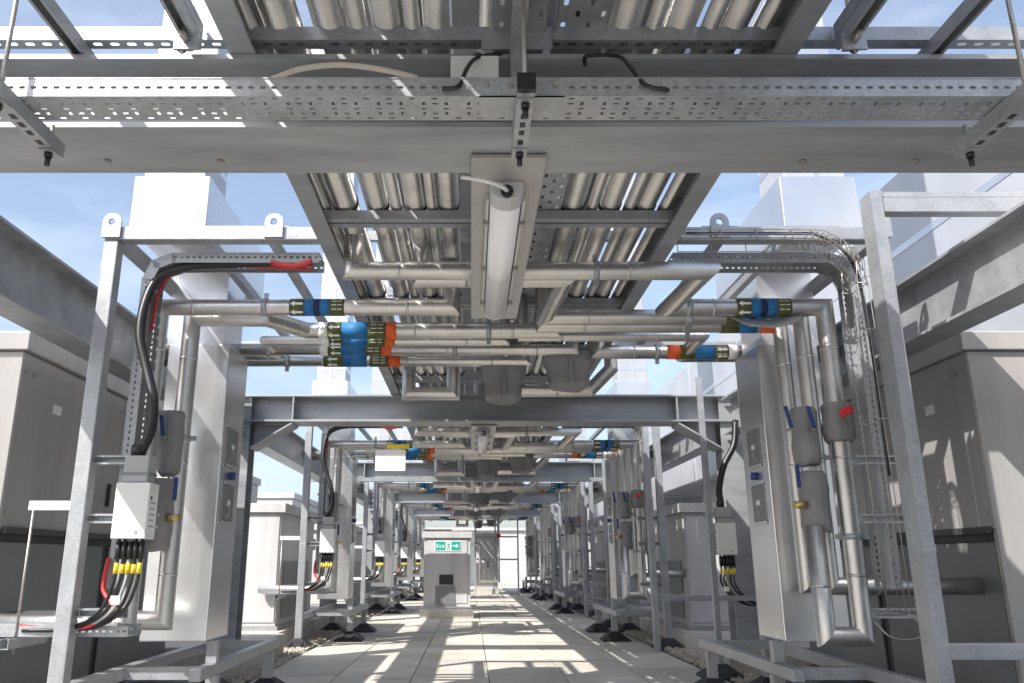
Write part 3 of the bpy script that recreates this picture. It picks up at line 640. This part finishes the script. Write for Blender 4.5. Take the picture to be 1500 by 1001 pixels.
conduit('thick black conduit into isolator opposite the white duct, '+B0, [(-.80,3.78,2.29),(-1.2,3.78,2.275),(-1.42,3.78,2.26),(-1.55,3.76,2.19),(-1.59,3.73,2.05),(-1.585,3.70,1.88),(-1.53,3.68,1.72),(-1.47,3.65,1.56),(-1.455,3.63,1.42),(-1.485,3.61,1.30)], .023)
conduit('thin red cable lying in the bent tray, '+B0, [(-.80,3.84,2.27),(-1.3,3.84,2.285),(-1.48,3.84,2.26),(-1.57,3.84,2.16),(-1.59,3.84,1.95)], .008, 'red', 'red_cable')
conduit('thick red cable sagging at the rack side, '+B0, [(-.78,3.70,2.26),(-.86,3.70,2.235),(-.95,3.72,2.25),(-1.0,3.76,2.28)], .013, 'red', 'red_cable')
conduit('red cable sagging below the isolator, '+B0, [(-1.62,3.72,.85),(-1.62,3.70,.72),(-1.55,3.66,.64),(-1.64,3.66,.57),(-1.82,3.72,.55),(-2.0,3.76,.56)], .010, 'red', 'red_cable')
conduit('black conduit into isolator near the white duct, '+B0, [(2.16,6.5,1.95),(2.12,6.47,1.75),(2.02,6.45,1.58),(1.965,6.44,1.40),(1.965,6.43,1.28)], .026)
def isolator(lab, x, y, z, s):
    t = thing('isolator_box', lab, 'isolator', (x, y, z), 'isolator boxes')
    MB().box(x-.075, x+.075, y-.06, y+.05, z, z+.24).build('enclosure', 'white_pl', t, bevel=.005)
    MB().box(x-.055, x+.055, y-.05, y+.04, z+.242, z+.36).build('gland_housing', 'grey_pl', t, bevel=.006)
    MB().box(x-.062, x+.062, y-.054, y+.044, z+.275, z+.285).build('housing_latch', 'mid', t)
    MB().tube([(x-.015, y-.01, z+.36), (x-.015, y-.01, z+.41)], .03, 12).build('gland', 'black', t)
    q = x-s*.0755
    p = MB().box(q, q-s*.001, y-.05, y+.035, z+.02, z+.2).build('data_label', 'white', t)
    for k in range(5): MB().box(q-s*.0011, q-s*.0016, y-.04, y+.02-.01*(k % 2), z+.05+.025*k, z+.058+.025*k).build('print_line', 'grey_pl', p)
    MB().tube([(q-s*.001, y-.035, z+.175), (q-s*.002, y-.035, z+.175)], .009, 10).build('print_mark', 'navy', p)
    MB().tube([(x+.03, y-.06, z+.03), (x+.03, y-.064, z+.03)], .007, 10).build('cover_screw', 'grey_pl', t)
    for k in range(5):
        cx = x-.05+.025*k
        MB().cable([(cx, y-.02, z), (cx, y-.02, z-.12), (cx-.01, y-.02, z-.2), (cx-s*-.06, y, z-.3), (cx+s*.2, y+.05, z-.37), (cx+s*.42, y+.08, z-.385)], .0075, 7).build('cable', 'black' if k != 2 else 'grey_pl', t)
        MB().tube([(cx, y-.02, z-.01), (cx, y-.02, z-.085)], .0125, 8).build('gland_sleeve', 'black', t)
        MB().tube([(cx, y-.02, z-.10-.006*(k%2)), (cx-.002, y-.02, z-.145)], .0105, 8).build('cable_tag', 'yellow', t)
    MB().box(x-.05, x-.01, y-.045, y-.035, z-.27, z-.235).build('paper_tag', 'white', t)
    return t
CB.append(isolator('pale isolator with yellow-tagged cables opposite the white duct, '+B0, -1.48, 3.62, .93, -1))
CB.append(isolator('pale isolator with yellow-tagged cables near the white duct, '+B0, 1.975, 6.44, .89, 1))
bays(CB)

# ------------------------------------------------------------------ air handling units and cabinets
def ahu(s, y0, d0, L_, H, lab, name='air_handling_unit', m='ahu', W=1.5):
    t = thing(name, lab, 'plant unit', (sx(s,d0+W/2), y0, 0), 'plant units')
    xi, xo = sx(s,d0), sx(s,d0+W)
    MB().box(xi+s*.03, xo, y0+.03, y0+L_, .06, H*.5).build('dark_base', 'dark', t)
    n = max(1, round(L_/1.3)); l = L_/n
    for k in range(n):
        MB().box(xi, xi+s*.04, y0+k*l+.004, y0+(k+1)*l-.004, H*.5, H-.1).build('side_panel', m, t, bevel=.004)
        MB().box(xi+s*.012, xi+s*.028, y0+k*l+.05, y0+(k+1)*l-.05, .12, H*.5-.06).build('access_panel', 'mid', t, bevel=.004)
    for k in range(2):
        a, b_ = sorted((xi+s*(.004+k*W/2), xi+s*((k+1)*W/2-.004)))
        MB().box(a, b_, y0-.002, y0+.03, .06, H-.1).build('front_panel', m, t, bevel=.004)
    MB().box(xi+s*.041, xo, y0+.031, y0+L_, H*.5+.001, H-.1).build('core', m, t)
    MB().box(xi-s*.03, xo, y0-.03, y0+L_+.03, H-.098, H).build('roof_cap', m, t, bevel=.005)
    MB().box(xi-s*.02, xi-s*.0005, y0+.03, y0+L_, H*.5-.02, H*.5+.012).build('drip_rail', 'dark', t)
    for k in range(n):
        yy = y0+(k+1)*l-.12
        MB().box(xi-s*.018, xi-s*.001, yy, yy+.025, H*.5+.18, H*.5+.32).build('handle', 'black', t, bevel=.004)
        for zz in (H*.5+.08, H-.2):
            for y_ in (y0+k*l+.04, y0+(k+1)*l-.04): MB().tube([(xi-s*.0005, y_, zz), (xi-s*.006, y_, zz)], .009, 8).build('screw', 'steel', t)
    MB().box(xi-s*.003, xi-s*.0005, y0+.35, y0+.44, H-.36, H-.31).build('rating_plate', 'white', t)
    MB().tube([(xi-s*.001, y0+.12, H-.2), (xi-s*.012, y0+.12, H-.2)], .012, 10).build('panel_lock', 'steel', t)
    return t
for s in (-1, 1):
    ahu(s, 4.0, 2.42, 2.5, 1.98, 'large beige plant unit with capped roof %s, %s' % (SIDE[s], BAYS[0]))
    for k in range(1, NB):
        ahu(s, 4.2+BAY*k, 3.2, 2.6, 2.0, 'large plant unit set back %s, %s' % (SIDE[s], BAYS[k]), m='cabinet')
        c = thing('equipment_cabinet', 'low pale cabinet on a concrete kerb %s, %s' % (SIDE[s], BAYS[k]), 'cabinet', (sx(s,2.55), 4.4+BAY*k, 0), 'equipment cabinets')
        y0 = 4.4+BAY*k-.35; xi, xo = sx(s,2.2), sx(s,3.1)
        MB().box(sx(s,2.1), sx(s,3.15), y0-.25, y0+2.2, -.03, .14).build('kerb', 'plinth', c, bevel=.006)
        MB().box(xi, xo, y0, y0+1.9, .18, 1.36).build('body', 'cabinet', c, bevel=.004)
        MB().box(sx(s,2.17), sx(s,3.13), y0-.03, y0+1.93, .142, .18).build('base_frame', 'galv', c)
        MB().box(sx(s,2.15), sx(s,3.14), y0-.05, y0+1.95, 1.361, 1.46).build('roof_cap', 'cabinet', c, bevel=.005)
        MB().box(xi+s*.015, xi+s*.45, y0-.012, y0-.001, .22, 1.33).build('door', 'cabinet', c, bevel=.003)
        for z in range(6): MB().box(xi+s*.55, xi+s*.75, y0-.01, y0-.001, 1.05+z*.03, 1.068+z*.03).build('vent_slat', 'dark', c)
        MB().box(xi-s*.012, xi-s*.001, y0+.2, y0+1.6, .25, .85).build('side_panel', 'mid', c, bevel=.003)
# exit-sign cabinet on the walkway
ex = thing('exit_cabinet', 'pale cabinet standing on the paving with a green exit sign', 'cabinet', (-.36, 13.2, 0))
MB().box(-.80, .04, 13.13, 13.85, 0, .14).build('kerb', 'plinth', ex, bevel=.008)
MB().box(-.77, .01, 13.17, 13.8, .142, .17).build('base_frame', 'cabinet', ex)
MB().box(-.745, -.01, 13.2, 13.78, .17, 1.21).build('body', 'cabinet', ex, bevel=.005)
MB().box(-.775, .02, 13.16, 13.82, 1.211, 1.31).build('roof_cap', 'cabinet', ex, bevel=.006)
MB().box(-.70, -.06, 13.188, 13.199, .22, 1.18).build('door', 'cabinet', ex, bevel=.003)
MB().box(-.50, -.28, 13.18, 13.187, .50, .65).build('vent', 'black', ex)
for z in range(5): MB().box(-.50, -.28, 13.174, 13.179, .515+z*.028, .527+z*.028).build('vent_slat', 'dark', ex)
MB().box(-.56, -.25, 13.176, 13.187, .2, .48).build('lower_panel', 'mid', ex, bevel=.003)
sg = thing('exit_sign', 'green Exit sign with running figure and arrow', 'sign', (-.37, 13.183, 1.02))
MB().box(-.575, -.165, 13.180, 13.187, 1.015, 1.165).build('sign_board', 'white', sg)
for a, b_ in ((-.567, -.405), (-.312, -.173)): MB().box(a, b_, 13.1785, 13.1798, 1.023, 1.157).build('green_field', 'green', sg)
text('Exit', .085, 'lettering', 'white', sg, (-.486, 13.178, 1.06), (R(90),0,0))
yq = 13.1775
MB().prism([(-.05,-.009),(.005,-.009),(.005,-.035),(.05,0),(.005,.035),(.005,.009),(-.05,.009)], (-.243, yq, 1.09), (1,0,0), (0,0,1), (0,.001,0)).build('arrow', 'white', sg)
b = MB()
for pts in (((-.355,1.13),(-.36,1.08),(-.375,1.045),(-.39,1.04)), ((-.36,1.085),(-.34,1.06),(-.345,1.03)), ((-.385,1.10),(-.357,1.118),(-.335,1.095))): b.cable([(x, yq+.001, z) for x, z in pts], .006, 6, 3)
b.tube([(-.348, yq, 1.143), (-.348, yq+.002, 1.143)], .010, 10); b.build('running_figure', 'green', sg)

# ------------------------------------------------------------------ far end: plant room wall
pr = thing('plant_room', 'pale plant room wall closing the far end of the walkway', 'building', (0, 31, 0))
MB().box(-7, 9, 31, 34, 0, 2.0).build('wall', 'cabinet', pr)
MB().box(-7.1, 9.1, 30.9, 34.1, 2.0, 2.1).build('roof', 'cabinet', pr)
for x in (-5, 3.4, 6):
    w = MB().box(x, x+.8, 30.97, 30.999, .5, 1.6).build('louvre', 'mid', pr)
    for z in range(6): MB().obox((x, 30.93, .55+z*.17), (.8,0,0), (0,.04,.05), (0,.005,-.005)).build('louvre_blade', 'cabinet', w)
MB().box(-.2, .7, 30.96, 30.998, 0, 1.9).build('door', 'mid', pr)
for x, w_, h_, y_, lab in ((-1.5, .9, 1.7, 24.5, 'tall pale cabinet at the walkway end, opposite the door'), (.12, .62, 1.55, 23.2, 'pale cabinet on the paving end before the plant room door')):
    c = thing('end_cabinet', lab, 'cabinet', (x+w_/2, y_, 0), 'cabinets at the walkway end')
    MB().box(x-.05, x+w_+.05, y_-.05, y_+.85, 0, .13).build('kerb', 'plinth', c); MB().box(x, x+w_, y_, y_+.8, .131, h_).build('body', 'cabinet', c, bevel=.006)
    MB().box(x-.03, x+w_+.03, y_-.03, y_+.83, h_+.001, h_+.09).build('roof_cap', 'cabinet', c, bevel=.006)
    MB().box(x+.04, x+w_*.5-.005, y_-.01, y_-.001, .2, h_-.06).build('door', 'cabinet', c, bevel=.003); MB().box(x+w_*.5+.005, x+w_-.04, y_-.01, y_-.001, .2, h_-.06).build('door', 'cabinet', c, bevel=.003)
    MB().box(x+w_*.5+.03, x+w_*.5+.05, y_-.03, y_-.011, h_*.45, h_*.6).build('handle', 'black', c)
t = thing('end_pipework', 'bare pipe loop with red valve wheel before the end cabinets', 'pipe', (.4, 22.6, 0))
MB().tube([(.75,22.6,2.1),(.75,22.6,.35),(.25,22.6,.35),(.25,22.6,1.3),(-.2,22.6,1.3)], .035, 14).build('pipe', 'pipe', t)
MB().box(.1, 1.3, 22.68, 22.72, .9, .94).box(.1, 1.3, 22.68, 22.72, 1.5, 1.54).build('rail', 'galv', t)
for x in (.12, .66, 1.28): MB().box(x-.02, x+.02, 22.64, 22.68, 0, 2.2).build('post', 'galv', t)
MB().tube([(.75,22.55,1.55),(.75,22.52,1.55)], .06, 14).build('valve_wheel', 'red', t)
# paper sheet and fabric flap
t = thing('paper_sheet', 'white paper sheet with yellow tag hung from pipes by the second light', 'sheet', (-.83, 8.85, 1.93))
MB().box(-1.05, -.72, 8.845, 8.848, 1.80, 2.03).build('sheet', 'white', t); MB().box(-.93, -.68, 8.838, 8.842, 2.04, 2.09).build('tag', 'yellow', t)
b = MB(); n = 8
for j in range(4):
    for i in range(n+1): b.v.append(V((1.33+.30*i/n+.03*j, 4.0-.03*j+.012*math.sin(i*1.3+j), 2.075-.03*j-.03*math.sin(i/n*3.1)+.02*i/n*j)))
for j in range(3):
    for i in range(n): k = j*(n+1)+i; b.face((k, k+1, k+n+2, k+n+1), True)
o = b.build('fabric_flap', 'grey_pl', origin=(1.5, 4.0, 2.0), solid=.003); tag(o, 'pale loose fabric flap draped over banded pipes near the foil duct', 'fabric')
# guard rails beyond the units
for s in (-1, 1):
    r = thing('guard_rail', 'galvanised guard rail along the roof edge %s' % SIDE[s], 'railing', (sx(s,6), 8, 0), 'roof edge guard rails')
    for z in (.6, 1.15): MB().tube([(sx(s,6), 2, z), (sx(s,6), 30, z)], .024, 8).build('rail', 'galv', r)
    for k in range(15): MB().tube([(sx(s,6), 2+k*2, 0), (sx(s,6), 2+k*2, 1.15)], .024, 8).build('rail_post', 'galv', r)
